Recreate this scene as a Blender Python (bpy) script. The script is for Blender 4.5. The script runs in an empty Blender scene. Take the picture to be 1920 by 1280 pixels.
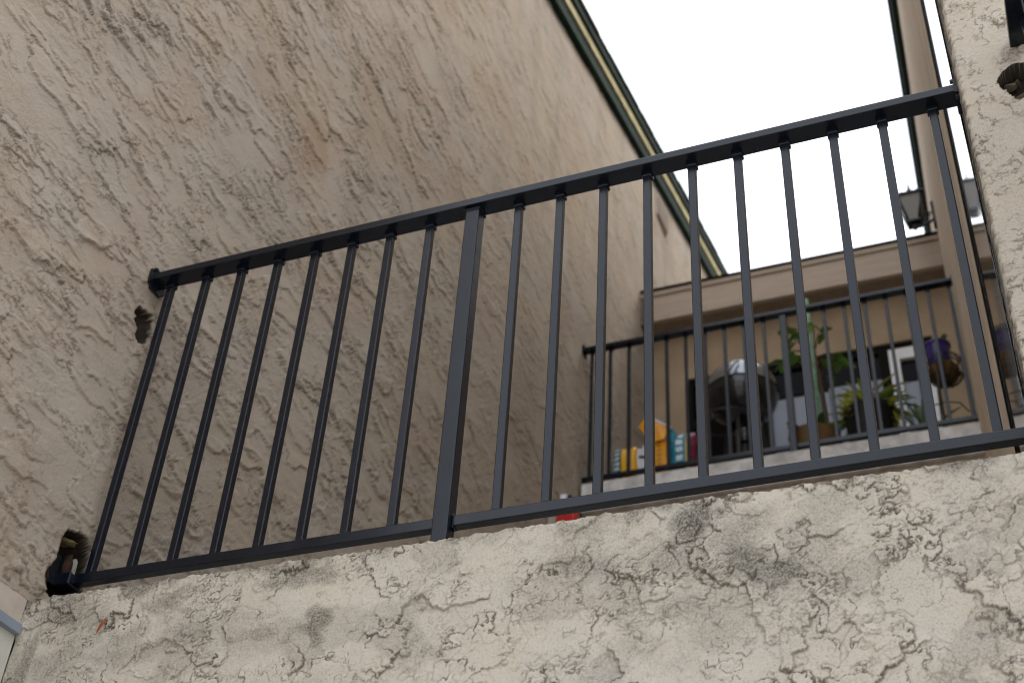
import bpy, bmesh, math, random
import numpy as np
from mathutils import Vector, Matrix, Euler

random.seed(7)
rng = np.random.default_rng(11)
SC = bpy.context.scene
COL = SC.collection

# ------------------------------------------------------------------ camera
cd = bpy.data.cameras.new("camera")
cam = bpy.data.objects.new("camera", cd)
COL.objects.link(cam)
right = Vector((0.9304953962, -0.1836321842, -0.3169503724))
down = Vector((0, 0, 0)); fwd = Vector((0, 0, 0))
Rm = ((0.9304953962, 0.3618014132, 0.0572543011),
      (-0.1836321841, 0.5959784241, -0.7817217785),
      (-0.3169503724, 0.7168747836, 0.6209935636))
r = Vector(Rm[0]); d = Vector(Rm[1]); f = Vector(Rm[2])
M = Matrix.Identity(4)
for i in range(3):
    M[i][0] = r[i]; M[i][1] = -d[i]; M[i][2] = -f[i]
M[0][3], M[1][3], M[2][3] = 0.0, -2.2193, 1.6
cam.matrix_world = M
cd.sensor_width = 36; cd.sensor_fit = 'HORIZONTAL'; cd.lens = 47.096
cd.clip_start = 0.05; cd.clip_end = 600
cd.dof.use_dof = True; cd.dof.focus_distance = 2.78; cd.dof.aperture_fstop = 4.5
SC.camera = cam

# ------------------------------------------------------------------ world, sun, exposure
SUN_DIR = Vector((0.52, 0.36, 0.78)).normalized()      # towards the sun, behind thin cloud
w = bpy.data.worlds.new("World"); SC.world = w; w.use_nodes = True
nt = w.node_tree; nt.nodes.clear()
out = nt.nodes.new('ShaderNodeOutputWorld')
sky = nt.nodes.new('ShaderNodeTexSky'); sky.sky_type = 'NISHITA'; sky.sun_disc = False
sky.sun_elevation = math.asin(SUN_DIR.z); sky.sun_rotation = math.atan2(SUN_DIR.x, SUN_DIR.y)
sky.air_density = 1.0; sky.dust_density = 3.0
b1 = nt.nodes.new('ShaderNodeBackground'); b1.inputs[1].default_value = 0.05
b2 = nt.nodes.new('ShaderNodeBackground')
b2.inputs[0].default_value = (0.93, 0.965, 1.0, 1); b2.inputs[1].default_value = 0.98   # the closed cloud deck
ad = nt.nodes.new('ShaderNodeAddShader')
nt.links.new(sky.outputs[0], b1.inputs[0]); nt.links.new(b1.outputs[0], ad.inputs[0])
nt.links.new(b2.outputs[0], ad.inputs[1]); nt.links.new(ad.outputs[0], out.inputs[0])
sd = bpy.data.lights.new("sun", 'SUN'); sd.energy = 0.95; sd.angle = math.radians(22); sd.color = (1, 0.95, 0.88)
so = bpy.data.objects.new("sun", sd); COL.objects.link(so)
so.rotation_euler = SUN_DIR.to_track_quat('Z', 'Y').to_euler(); so.location = (0, -6, 12)
SC.render.engine = 'CYCLES'; SC.cycles.use_denoising = True; SC.cycles.denoising_prefilter = 'ACCURATE'; SC.cycles.filter_width = 1.1
SC.view_settings.view_transform = 'Standard'; SC.view_settings.look = 'None'
SC.view_settings.exposure = 0.72; SC.view_settings.gamma = 1.0; SC.view_settings.use_curve_mapping = False

# ------------------------------------------------------------------ materials
def srgb(r_, g_, b_):
    def c(v):
        v /= 255.0
        return v / 12.92 if v <= 0.04045 else ((v + 0.055) / 1.055) ** 2.4
    return (c(r_), c(g_), c(b_), 1)

class NT:
    def __init__(s, name):
        s.m = bpy.data.materials.new(name); s.m.use_nodes = True
        s.t = s.m.node_tree; s.p = s.t.nodes['Principled BSDF']; s.o = s.t.nodes['Material Output']
    def n(s, typ, **k):
        nd = s.t.nodes.new(typ)
        for a, v in k.items():
            setattr(nd, a, v)
        return nd
    def l(s, a, b):
        s.t.links.new(a, b)
    def coord(s, scale=(1, 1, 1), rot=(0, 0, 0), kind='Object'):
        tc = s.n('ShaderNodeTexCoord'); mp = s.n('ShaderNodeMapping')
        mp.inputs['Scale'].default_value = scale; mp.inputs['Rotation'].default_value = rot
        s.l(tc.outputs[kind], mp.inputs[0]); return mp.outputs[0]
    def noise(s, vec, scale, detail=4, rough=0.55, dist=0.0):
        nd = s.n('ShaderNodeTexNoise'); nd.inputs['Scale'].default_value = scale
        nd.inputs['Detail'].default_value = detail; nd.inputs['Roughness'].default_value = rough
        nd.inputs['Distortion'].default_value = dist
        s.l(vec, nd.inputs['Vector']); return nd.outputs['Fac']
    def ramp(s, fac, stops, interp='LINEAR'):
        nd = s.n('ShaderNodeValToRGB'); cr = nd.color_ramp; cr.interpolation = interp
        while len(cr.elements) < len(stops): cr.elements.new(0.5)
        for e, (p, c) in zip(cr.elements, stops):
            e.position = p; e.color = c if len(c) == 4 else (*c, 1)
        s.l(fac, nd.inputs[0]); return nd.outputs[0]
    def mix(s, fac, a, b, mode='MIX'):
        nd = s.n('ShaderNodeMix', data_type='RGBA', blend_type=mode)
        for k, v in ((0, fac), (6, a), (7, b)):
            if hasattr(v, 'is_output'): s.l(v, nd.inputs[k])
            else: nd.inputs[k].default_value = v
        return nd.outputs[2]
    def attr(s, name):
        nd = s.n('ShaderNodeAttribute'); nd.attribute_name = name; return nd.outputs['Fac']
    def math(s, op, a, b=0.0):
        nd = s.n('ShaderNodeMath', operation=op); nd.use_clamp = False
        for k, v in ((0, a), (1, b)):
            if hasattr(v, 'is_output'): s.l(v, nd.inputs[k])
            else: nd.inputs[k].default_value = v
        return nd.outputs[0]
    def bump(s, h, strength=0.3, dist=0.002):
        nd = s.n('ShaderNodeBump'); nd.inputs['Strength'].default_value = strength
        nd.inputs['Distance'].default_value = dist
        s.l(h, nd.inputs['Height']); s.l(nd.outputs[0], s.p.inputs['Normal'])
    def base(s, c, rough=0.8, spec=0.3, metal=0.0):
        if hasattr(c, 'is_output'): s.l(c, s.p.inputs['Base Color'])
        else: s.p.inputs['Base Color'].default_value = c
        s.p.inputs['Roughness'].default_value = rough
        s.p.inputs['Specular IOR Level'].default_value = spec
        s.p.inputs['Metallic'].default_value = metal
        return s.m

def plain(name, col, rough=0.6, spec=0.4, metal=0.0, var=0.15, scale=12, bump=0.0):
    k = NT(name); v = k.coord()
    n = k.noise(v, scale, 5)
    lo = tuple(x * (1 - var) for x in col[:3]) + (1,); hi = tuple(min(1, x * (1 + var)) for x in col[:3]) + (1,)
    c = k.ramp(n, [(0.3, lo), (0.7, hi)])
    if bump: k.bump(k.noise(v, scale * 12, 3), bump, 0.001)
    return k.base(c, rough, spec, metal)

def stucco(name, base, warm, cool, dirt, grime_shade_k=0.8, scale_xyz=(1, 1, 1), patch=0.5, grain=1.0):
    k = NT(name); v = k.coord(); vs = k.coord(scale_xyz)
    big = k.noise(vs, 1.6, 5, 0.6); mid = k.noise(vs, 7.0, 6, 0.6, 0.6)
    sand = k.noise(v, 230, 4, 0.72); spk = k.noise(v, 95, 4, 0.7)
    c = k.mix(k.math('MULTIPLY', k.ramp(big, [(0.42, (0, 0, 0)), (0.62, (1, 1, 1))]), patch), base, warm)
    c = k.mix(k.math('MULTIPLY', k.ramp(mid, [(0.45, (0, 0, 0)), (0.68, (1, 1, 1))]), 0.55), c, cool)
    rough_zone = k.ramp(k.noise(vs, 5.0, 4, 0.6), [(0.36, (0.30,) * 3), (0.62, (1, 1, 1))])
    pits = k.math('MULTIPLY', k.ramp(sand, [(0.53, (0, 0, 0)), (0.70, (1, 1, 1))]), k.math('MULTIPLY', rough_zone, 0.55))
    c = k.mix(pits, c, dirt)
    # crevice dirt deepened by painted shade for relief, and mildew patches; both are point data built with the wall
    g = k.math('MULTIPLY', k.attr('grime_shade'), grime_shade_k)
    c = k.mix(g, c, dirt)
    st = k.math('MULTIPLY', k.attr('stain'), k.ramp(sand, [(0.34, (0.34, 0.34, 0.34)), (0.58, (1, 1, 1))]))
    c = k.mix(st, c, (0.075, 0.066, 0.053, 1))
    c = k.mix(k.math('MULTIPLY', k.attr('rust'), k.ramp(mid, [(0.3, (0.4, 0.4, 0.4)), (0.7, (1, 1, 1))])), c, (0.30, 0.180, 0.095, 1))
    c = k.mix(k.attr('hole'), c, k.mix(k.noise(v, 40, 4), (0.006, 0.005, 0.004, 1), (0.034, 0.023, 0.016, 1)))  # near-black painted into the broken pockets so they read as deep shade
    b = k.math('MULTIPLY', k.math('ADD', k.math('MULTIPLY', sand, 0.8), spk), rough_zone)
    k.bump(b, 1.0, 0.0030 * grain)
    return k.base(c, 0.95, 0.1)

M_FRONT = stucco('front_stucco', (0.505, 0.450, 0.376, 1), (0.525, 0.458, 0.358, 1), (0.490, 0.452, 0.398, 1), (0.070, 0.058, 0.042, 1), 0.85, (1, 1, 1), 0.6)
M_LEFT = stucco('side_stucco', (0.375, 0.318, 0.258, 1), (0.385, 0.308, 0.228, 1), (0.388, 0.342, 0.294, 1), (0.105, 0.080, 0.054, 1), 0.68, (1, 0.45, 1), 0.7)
M_PILLAR = stucco('pillar_stucco', (0.520, 0.450, 0.370, 1), (0.510, 0.425, 0.330, 1), (0.510, 0.460, 0.400, 1), (0.130, 0.100, 0.070, 1), 0.85)
M_BACK = plain('brown_tan_paint', (0.34, 0.252, 0.168, 1), 0.9, 0.1, var=0.12, scale=5, bump=0.3)
M_FAR = stucco('far_stucco', (0.53, 0.43, 0.33, 1), (0.50, 0.38, 0.27, 1), (0.51, 0.44, 0.36, 1), (0.14, 0.10, 0.07, 1), 0.5, (1, 0.2, 1), 0.8)

def paint_black(name, speck=0.0):
    k = NT(name); v = k.coord()
    n = k.noise(v, 30, 4); c = k.ramp(n, [(0.3, (0.0030, 0.0048, 0.0095)), (0.75, (0.005, 0.0078, 0.0145))])
    k.base(c, 0.21, 0.40)
    if speck: k.bump(k.noise(v, 260, 3, 0.6), speck, 0.0012)
    else: k.bump(k.noise(v, 180, 2, 0.5), 0.06, 0.0008)
    rr = k.noise(v, 14, 4); k.l(k.ramp(rr, [(0.3, (0.17,) * 3), (0.75, (0.30,) * 3)]), k.p.inputs['Roughness'])
    return k.m
M_BLACK = paint_black('black_gloss_paint')
M_BLACK_ROUGH = paint_black('black_pebbled_paint', 0.55)

M_GREEN = plain('green_trim_paint', (0.014, 0.026, 0.019, 1), 0.8, 0.05, var=0.35, scale=9)
M_YELLOW = plain('pale_yellow_paint', (0.40, 0.34, 0.185, 1), 0.8, 0.1, var=0.3, scale=6)
M_SHINGLE = plain('grey_shingle', (0.085, 0.080, 0.068, 1), 0.95, 0.1, var=0.45, scale=40, bump=0.4)
def wood(name, lo, hi):
    k = NT(name); v = k.coord((1.2, 12, 12)); n = k.noise(v, 3.2, 8, 0.65, 0.8)
    v2 = k.coord(); n2 = k.noise(v2, 1.4, 4)
    c = k.ramp(n, [(0.3, lo), (0.72, hi)])
    c = k.mix(k.math('MULTIPLY', n2, 0.5), c, tuple(x * 0.72 for x in hi) + (1,))
    k.bump(n, 0.25, 0.002)
    return k.base(c, 0.85, 0.2)
M_WOOD = wood('weathered_wood', (0.36, 0.280, 0.215), (0.49, 0.395, 0.315))
M_SOFFIT = plain('brown_soffit_paint', (0.26, 0.20, 0.145, 1), 0.9, 0.1)
M_CURB = plain('peeling_white_paint', (0.58, 0.555, 0.53, 1), 0.85, 0.2, var=0.32, scale=14, bump=0.3)
M_WHITE = plain('white_vinyl', (0.72, 0.72, 0.71, 1), 0.5, 0.4, var=0.08)
M_DARKFRAME = plain('dark_bronze_frame', (0.008, 0.007, 0.006, 1), 0.7, 0.06)
M_PALE = plain('pale_blue_grey', (0.25, 0.275, 0.33, 1), 0.55, 0.4, var=0.12, scale=3)
M_ALU = plain('bluish_metal_flashing', (0.20, 0.225, 0.265, 1), 0.65, 0.15, var=0.1)
M_PANEL = plain('cream_panel', (0.46, 0.44, 0.38, 1), 0.7, 0.2, var=0.06)
M_SMOOTH = plain('smooth_render', (0.43, 0.36, 0.30, 1), 0.9, 0.15, var=0.12, scale=20, bump=0.3)
def glass_dark(name):
    k = NT(name); k.base((0.004, 0.0035, 0.004, 1), 0.05, 0.05); return k.m
M_GLASS = glass_dark('dark_window_glass')
def glass_streak():
    k = NT('reflective_pane'); v = k.coord((1, 60, 1.2)); n = k.noise(v, 1.0, 3, 0.5)
    k.base((0.93, 0.95, 0.95, 1), 0.012, 0.6); k.p.inputs['Transmission Weight'].default_value = 1.0; k.p.inputs['IOR'].default_value = 1.52; k.bump(n, 0.035, 0.002)
    return k.m
M_PANE = glass_streak()
def frosted():
    k = NT('lantern_glass'); k.base((0.27, 0.25, 0.22, 1), 0.35, 0.4)
    k.p.inputs['Transmission Weight'].default_value = 0.35; return k.m
M_FROST = frosted()
M_ENAMEL = plain('black_enamel', (0.010, 0.010, 0.011, 1), 0.14, 0.6)
M_LID = plain('grey_steel_lid', (0.23, 0.24, 0.26, 1), 0.22, 0.5, metal=0.85)
M_ALULEG = plain('dull_aluminium', (0.30, 0.30, 0.31, 1), 0.4, 0.5, metal=0.6)
M_LEAF = plain('leaf_green', (0.13, 0.27, 0.035, 1), 0.5, 0.4, var=0.45, scale=14)
M_LEAFY = plain('leaf_yellow_green', (0.46, 0.46, 0.07, 1), 0.5, 0.4, var=0.4, scale=18)
M_LEAFD = plain('leaf_dark_green', (0.022, 0.070, 0.016, 1), 0.35, 0.5, var=0.3)
M_STEM = plain('brown_stem', (0.09, 0.055, 0.032, 1), 0.8, 0.2)
M_STAKE = plain('pale_green_stake', (0.17, 0.30, 0.20, 1), 0.7, 0.3, var=0.35, scale=25)
M_POT = plain('black_plastic', (0.012, 0.012, 0.013, 1), 0.45, 0.4)
M_PURPLE = plain('purple_glaze', (0.040, 0.025, 0.170, 1), 0.25, 0.5, var=0.2)
M_TERRA = plain('brown_saucer', (0.15, 0.085, 0.035, 1), 0.6, 0.3)
M_WIRE = plain('black_wire', (0.014, 0.012, 0.010, 1), 0.5, 0.4)
M_COIR = plain('dry_coir', (0.14, 0.080, 0.025, 1), 0.95, 0.1, var=0.5, scale=30)
M_RED = plain('red_plastic', (0.52, 0.018, 0.016, 1), 0.4, 0.4, var=0.1)
M_RUST = plain('rusty_steel', (0.035, 0.016, 0.010, 1), 0.85, 0.2, var=0.6, scale=40, bump=0.4)
M_FOAM = plain('aged_foam', (0.17, 0.14, 0.065, 1), 0.95, 0.1, var=0.3, scale=40, bump=0.5)
M_CHUNK = plain('pale_mortar', (0.42, 0.40, 0.34, 1), 0.95, 0.1, var=0.25, scale=30, bump=0.5)
M_STONE = plain('broken_block', (0.15, 0.12, 0.09, 1), 0.95, 0.1, var=0.4, scale=25, bump=0.5)
M_DRYLEAF = plain('dead_leaf', (0.26, 0.060, 0.014, 1), 0.6, 0.3, var=0.4, scale=60)
M_CONC = plain('grey_concrete', (0.42, 0.40, 0.37, 1), 0.9, 0.2, var=0.2, scale=2)
M_BAGWHITE = plain('white_plastic', (0.60, 0.61, 0.66, 1), 0.4, 0.4, var=0.08)
M_BACKLABEL = plain('black_label', (0.02, 0.02, 0.02, 1), 0.5, 0.3)

# ------------------------------------------------------------------ object helpers
POS = {}
def tag(o, label=None, cat=None, group=None, kind=None):
    if label: o['label'] = label
    if cat: o['category'] = cat
    if group: o['group'] = group
    if kind: o['kind'] = kind
    return o
def thing(name, loc, label, cat, group=None):
    o = bpy.data.objects.new(name, None); COL.objects.link(o); o.location = loc
    o.empty_display_size = 0.1
    POS[o.name] = Vector(loc)
    return tag(o, label, cat, group)
def link_mesh(name, me, parent=None, loc=(0, 0, 0)):
    """loc is a world position; a child keeps it relative to its parent's world position"""
    o = bpy.data.objects.new(name, me); COL.objects.link(o)
    loc = Vector(loc)
    POS[o.name] = loc
    if parent is not None:
        o.parent = parent; o.location = loc - POS[parent.name]
    else:
        o.location = loc
    return o
def bm_mesh(name, bm, mat, smooth=False):
    me = bpy.data.meshes.new(name); bm.normal_update(); bm.to_mesh(me); bm.free()
    if mat: me.materials.append(mat)
    if smooth:
        me.polygons.foreach_set('use_smooth', [True] * len(me.polygons))
    return me
def bm_box(bm, x0, x1, y0, y1, z0, z1):
    vs = [bm.verts.new(p) for p in ((x0, y0, z0), (x1, y0, z0), (x1, y1, z0), (x0, y1, z0), (x0, y0, z1), (x1, y0, z1), (x1, y1, z1), (x0, y1, z1))]
    for q in ((3, 2, 1, 0), (4, 5, 6, 7), (0, 1, 5, 4), (1, 2, 6, 5), (2, 3, 7, 6), (3, 0, 4, 7)):
        bm.faces.new([vs[i] for i in q])
    return vs
def box_mesh(name, sx, sy, sz, mat, bevel=0.0, seg=2, zbase=True):
    bm = bmesh.new(); z0, z1 = (0, sz) if zbase else (-sz / 2, sz / 2)
    bm_box(bm, -sx / 2, sx / 2, -sy / 2, sy / 2, z0, z1)
    if bevel:
        bmesh.ops.bevel(bm, geom=bm.edges[:], offset=bevel, segments=seg, affect='EDGES', profile=0.5)
    return bm_mesh(name, bm, mat)
def box(name, x0, x1, y0, y1, z0, z1, mat, parent=None, bevel=0.0, seg=2):
    me = box_mesh(name, x1 - x0, y1 - y0, z1 - z0, mat, bevel, seg)
    return link_mesh(name, me, parent, ((x0 + x1) / 2, (y0 + y1) / 2, z0))
def poly_mesh(name, verts, faces, mat, smooth=False):
    me = bpy.data.meshes.new(name); me.from_pydata([tuple(v) for v in verts], [], faces); me.update()
    if mat: me.materials.append(mat)
    if smooth: me.polygons.foreach_set('use_smooth', [True] * len(me.polygons))
    return me
def tube_bm(bm, pts, rad, n=8, cap=True):
    pts = [Vector(p) for p in pts]
    rads = rad if isinstance(rad, (list, tuple)) else [rad] * len(pts)
    rings = []
    up = Vector((0.13, 0.31, 1)).normalized()
    for i, p in enumerate(pts):
        t = (pts[min(i + 1, len(pts) - 1)] - pts[max(i - 1, 0)]).normalized()
        a = t.cross(up)
        if a.length < 1e-3: a = t.cross(Vector((1, 0, 0)))
        a.normalize(); b = t.cross(a)
        rings.append([bm.verts.new(p + rads[i] * (math.cos(2 * math.pi * k / n) * a + math.sin(2 * math.pi * k / n) * b)) for k in range(n)])
    for A, B in zip(rings[:-1], rings[1:]):
        for k in range(n):
            bm.faces.new((A[k], B[k], B[(k + 1) % n], A[(k + 1) % n]))
    if cap:
        bm.faces.new(rings[0]); bm.faces.new(rings[-1][::-1])
def tube(name, pts, rad, mat, parent=None, n=8):
    o0 = Vector(pts[0]); bm = bmesh.new(); tube_bm(bm, [Vector(p) - o0 for p in pts], rad, n)
    return link_mesh(name, bm_mesh(name, bm, mat, True), parent, o0)
def lathe_mesh(name, prof, mat, n=28):
    bm = bmesh.new(); rings = []
    for (rr, z) in prof:
        rings.append([bm.verts.new((rr * math.cos(2 * math.pi * k / n), rr * math.sin(2 * math.pi * k / n), z)) for k in range(n)] if rr > 1e-5 else [bm.verts.new((0, 0, z))])
    for A, B in zip(rings[:-1], rings[1:]):
        for k in range(n):
            k2 = (k + 1) % n
            if len(A) == 1 and len(B) == 1: continue
            if len(A) == 1: bm.faces.new((A[0], B[k2], B[k]))
            elif len(B) == 1: bm.faces.new((A[k], A[k2], B[0]))
            else: bm.faces.new((A[k], A[k2], B[k2], B[k]))
    bmesh.ops.recalc_face_normals(bm, faces=bm.faces[:])
    me = bm_mesh(name, bm, mat, True); me.set_sharp_from_angle(angle=math.radians(40)); return me
def lathe(name, prof, mat, loc, parent=None, n=28):
    return link_mesh(name, lathe_mesh(name, prof, mat, n), parent, loc)

# ------------------------------------------------------------------ noise for the plaster relief
_P = rng.permutation(256); _ang = rng.random(256) * 2 * np.pi
_GX = np.cos(_ang).astype(np.float32); _GY = np.sin(_ang).astype(np.float32)
_V = rng.random(256).astype(np.float32)
def hsh(xi, yi, s=0): return _P[(xi + _P[(yi + _P[s & 255]) & 255]) & 255]
def pn(x, y, s=0):
    x = np.asarray(x, np.float32); y = np.asarray(y, np.float32)
    xi = np.floor(x).astype(np.int32); yi = np.floor(y).astype(np.int32)
    fx = x - xi; fy = y - yi
    u = fx * fx * fx * (fx * (fx * 6 - 15) + 10); v = fy * fy * fy * (fy * (fy * 6 - 15) + 10)
    def g(a, b):
        k = hsh(xi + a, yi + b, s); return _GX[k] * (fx - a) + _GY[k] * (fy - b)
    n0 = g(0, 0) * (1 - u) + g(1, 0) * u; n1 = g(0, 1) * (1 - u) + g(1, 1) * u
    return (n0 * (1 - v) + n1 * v) * 1.5
def fbm(x, y, o=4, s=0, gain=0.5):
    t = 0; a = 1.0; k = 1.0
    for i in range(o):
        t = t + a * pn(x * k, y * k, s + i * 7); a *= gain; k *= 2.03
    return t
def ss(a, b, x):
    t = np.clip((x - a) / (b - a), 0, 1); return t * t * (3 - 2 * t)
def dabs(x, y, cx, cy, L, W, H, seed, ang=None, prob=0.8, warp=0.28, dirbias=None, lip_w=0.0030):
    """overlapping trowel dabs: plateaus that rise slowly and break off at a ragged lip"""
    wx = x + 0.35 * cx * fbm(x / cx * 1.3, y / cy * 1.3, 3, seed + 3); wy = y + 0.35 * cy * fbm(x / cx * 1.3, y / cy * 1.3, 3, seed + 5)
    xi = np.floor(wx / cx).astype(np.int32); yi = np.floor(wy / cy).astype(np.int32)
    h = np.zeros_like(x); lip = np.zeros_like(x)
    rag = warp * fbm(x * 55, y * 55, 4, seed + 9, 0.6)
    for a in (-1, 0, 1):
        for b in (-1, 0, 1):
            k = hsh(xi + a, yi + b, seed)
            px = (xi + a + _V[k]) * cx; py = (yi + b + _V[(k * 7 + 13) & 255]) * cy
            on = _V[(k * 3 + 5) & 255] < prob
            th = (ang + (_V[(k * 11 + 1) & 255] - 0.5) * 0.55) if ang is not None else _V[(k * 11 + 1) & 255] * 6.283
            sc = 0.55 + 0.9 * _V[(k * 5 + 77) & 255]
            ca, sa = np.cos(th), np.sin(th)
            dx, dy = wx - px, wy - py
            s = (dx * ca + dy * sa) / (L * sc); t = (-dx * sa + dy * ca) / (W * sc)
            q = (np.abs(s) ** 3 + np.abs(t) ** 3) ** (1 / 3.0) + rag
            ph = _V[(k * 17 + 29) & 255] * 6.283
            if dirbias is not None: ph = dirbias + (_V[(k * 17 + 29) & 255] - 0.5) * 2.2
            rampv = np.clip(0.5 + 0.6 * (s * np.cos(ph) + t * np.sin(ph)), 0, 1)
            de = lip_w / (W * sc)
            hh = np.where(on, H * (0.4 + 0.6 * _V[(k * 23 + 3) & 255]) * rampv * ss(1.0, 1.0 - de, q), 0)
            lp = np.where(on, ss(0.25, 0.6, rampv) * ss(1.0 + 1.5 * de, 1.0 + 0.3 * de, q) * ss(1.0 - 0.8 * de, 1.0, q), 0)
            h = np.maximum(h, hh); lip = np.maximum(lip, lp)
    return h, lip
def blur2(a, n):
    for ax in (0, 1):
        c = np.cumsum(np.pad(a, [(n + 1, n) if i == ax else (0, 0) for i in (0, 1)], mode='edge'), axis=ax)
        a = (np.take(c, range(2 * n + 1, c.shape[ax]), axis=ax) - np.take(c, range(0, c.shape[ax] - 2 * n - 1), axis=ax)) / (2 * n + 1)
    return a
def grid_object(name, X, Y, Z, mat, attrs, parent=None, origin=(0, 0, 0), flip=False, extra=None):
    nu, nv = X.shape
    co = np.stack([X, Y, Z], -1).reshape(-1, 3) - np.array(origin)
    i = np.arange(nu - 1)[:, None] * nv + np.arange(nv - 1)[None, :]
    q = np.stack([i, i + nv, i + nv + 1, i + 1], -1).reshape(-1, 4)
    if flip: q = q[:, ::-1]
    ev, ef = (extra if extra else ([], []))
    n0 = len(co)
    if len(ev): co = np.vstack([co, np.array(ev) - np.array(origin)])
    me = bpy.data.meshes.new(name)
    loops = q.reshape(-1)
    starts = np.arange(len(q)) * 4; tot = np.full(len(q), 4)
    if len(ef):
        el = np.concatenate([np.array(f_) for f_ in ef]) + n0; ln = np.array([len(f_) for f_ in ef])
        starts = np.concatenate([starts, len(loops) + np.concatenate([[0], np.cumsum(ln)[:-1]])]); tot = np.concatenate([tot, ln])
        loops = np.concatenate([loops, el])
    me.vertices.add(len(co)); me.vertices.foreach_set('co', co.astype(np.float32).ravel())
    me.loops.add(len(loops)); me.loops.foreach_set('vertex_index', loops.astype(np.int32))
    me.polygons.add(len(starts)); me.polygons.foreach_set('loop_start', starts.astype(np.int32))
    me.update(calc_edges=True); me.validate()
    sm = np.zeros(len(me.polygons), bool); sm[:len(q)] = True
    me.polygons.foreach_set('use_smooth', sm)
    for k in ('grime_shade', 'stain', 'rust', 'hole'):
        a = me.attributes.new(k, 'FLOAT', 'POINT')
        v = np.zeros(len(co), np.float32)
        if k in attrs: v[:n0] = np.clip(attrs[k], 0, 1).astype(np.float32).reshape(-1)
        a.data.foreach_set('value', v)
    me.materials.append(mat)
    return link_mesh(name, me, parent, origin)
def blobm(x, y, cx, cy, rx, ry, seed, rag=0.5, soft=0.5):
    q = np.sqrt(((x - cx) / rx) ** 2 + ((y - cy) / ry) ** 2) + rag * fbm(x / rx * 0.9 + 3, y / ry * 0.9, 4, seed)
    return ss(1.0 + soft * 0.5, 1.0 - soft, q)
def inpoly(x, y, pts):
    ins = np.zeros(x.shape, bool); n = len(pts)
    for i in range(n):
        (x0, y0), (x1, y1) = pts[i], pts[(i + 1) % n]
        c = ((y0 > y) != (y1 > y)) & (x < (x1 - x0) * (y - y0) / (y1 - y0 + 1e-12) + x0)
        ins ^= c
    return ins

# ================================================================== SETTING
PSI = 0.018; XL = -2.07
def xl(y): return XL - PSI * y                        # face of the left wall
def rake(y): return 8.733 + 0.318 * (y - 2.773)       # its roof line
def xr(y): return 0.084 - 0.029 * y                   # face of the right party wall

g = tag(link_mesh('ground', poly_mesh('ground', [(-150, -150, 0), (150, -150, 0), (150, 150, 0), (-150, 150, 0)], [(0, 1, 2, 3)], M_CONC)), kind='structure')
tag(box('terrace', -2.05, 0.07, 0.13, 3.72, 2.80, 3.0, M_CONC), kind='structure')
tag(box('terrace', -2.12, 0.0, 3.66, 5.16, 5.40, 5.575, M_CURB), kind='structure')

# ------------------------------------------------------------------ left building
bld = thing('stucco_building', (XL, 0, 0), 'tall tan rough stucco building side rising on the left under a sloping roof edge', 'building')
ys = [-1.45, -1.3, -1.15, -1.05]; y = -0.95
while y < 8.0:
    ys.append(y); y += min(0.0026 + 0.0028 * max(0, y + 0.95), 0.0125)
ys += [8.0, 8.6, 9.4]
ys = np.array(ys); NV = 640
zlo = np.maximum(2.95, np.where(ys < 3.6, 1.6 + 0.642 * (ys + 2.2193) - 0.06, 1.6 + 0.672 * (ys + 2.2193) - 0.08))
ztop = rake(ys)
zhi = np.minimum(4.22 + (ys + 0.818) * 1.257 + 0.28, ztop - 0.02)
zhi = np.maximum(zhi, zlo + 0.4)
v = np.linspace(0, 1, NV)
Yg = np.repeat(ys[:, None], NV + 2, 1)
Zg = np.zeros_like(Yg)
Zg[:, 0] = np.where(ys < -0.105, 2.95, 0.0); Zg[:, 1:-1] = zlo[:, None] + (zhi - zlo)[:, None] * v[None, :]; Zg[:, -1] = np.maximum(ztop, zhi + 0.01)
def relief_left(y, z):
    h1, l1 = dabs(y, z, 0.19, 0.095, 0.105, 0.034, 0.0078, 21, ang=-0.05, prob=0.62, warp=0.14, dirbias=-1.9, lip_w=0.0024)
    h2, l2 = dabs(y + 0.37, z + 0.11, 0.075, 0.036, 0.038, 0.013, 0.0062, 57, ang=-0.08, prob=0.72, warp=0.20, dirbias=-1.8, lip_w=0.0022)
    h3, l3 = dabs(y + 0.9, z + 0.5, 0.026, 0.018, 0.0105, 0.0052, 0.0042, 91, ang=-0.2, prob=0.7, warp=0.28, dirbias=-1.7, lip_w=0.0020)
    m3 = ss(-0.05, 0.25, fbm(y * 3.2, z * 6.0, 3, 33)); m2 = ss(-0.25, 0.15, fbm(y * 2.0 + 9, z * 4.0, 3, 35))
    isl = fbm(y * 12, z * 26, 5, 71, 0.55); mi = ss(-0.1, 0.25, fbm(y * 2.4 + 4, z * 4, 2, 39))
    fa = 1.0 - 0.50 * ss(0.9, 2.6, y)
    h = (h1 + h2 * m2 + h3 * m3) * fa + 0.0014 * mi * ss(0.0, 0.05, isl) + 0.003 * fbm(y * 1.2, z * 2, 3, 5) + 0.0005 * fbm(y * 80, z * 130, 3, 8)
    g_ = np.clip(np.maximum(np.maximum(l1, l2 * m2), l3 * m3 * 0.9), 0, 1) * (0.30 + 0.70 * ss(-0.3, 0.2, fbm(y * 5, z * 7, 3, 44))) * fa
    return h, g_
H, G = relief_left(Yg.astype(np.float32), Zg.astype(np.float32))
st = 0.45 * blobm(Yg, Zg, -0.01, 3.94, 0.05, 0.05, 3) + 0.12 * ss(0.2, 0.8, fbm(Yg * 1.8, Zg * 0.5, 4, 41)) * ss(0.5, 3.0, Yg)
st = st + (0.06 + 0.10 * ss(1.0, 3.0, Yg)) * ss(0.1, 0.6, fbm(Yg * 3.5, Zg * 0.8, 4, 43)) + 0.5 * blobm(Yg, Zg, 3.74, 6.43, 0.06, 0.12, 23)
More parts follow.
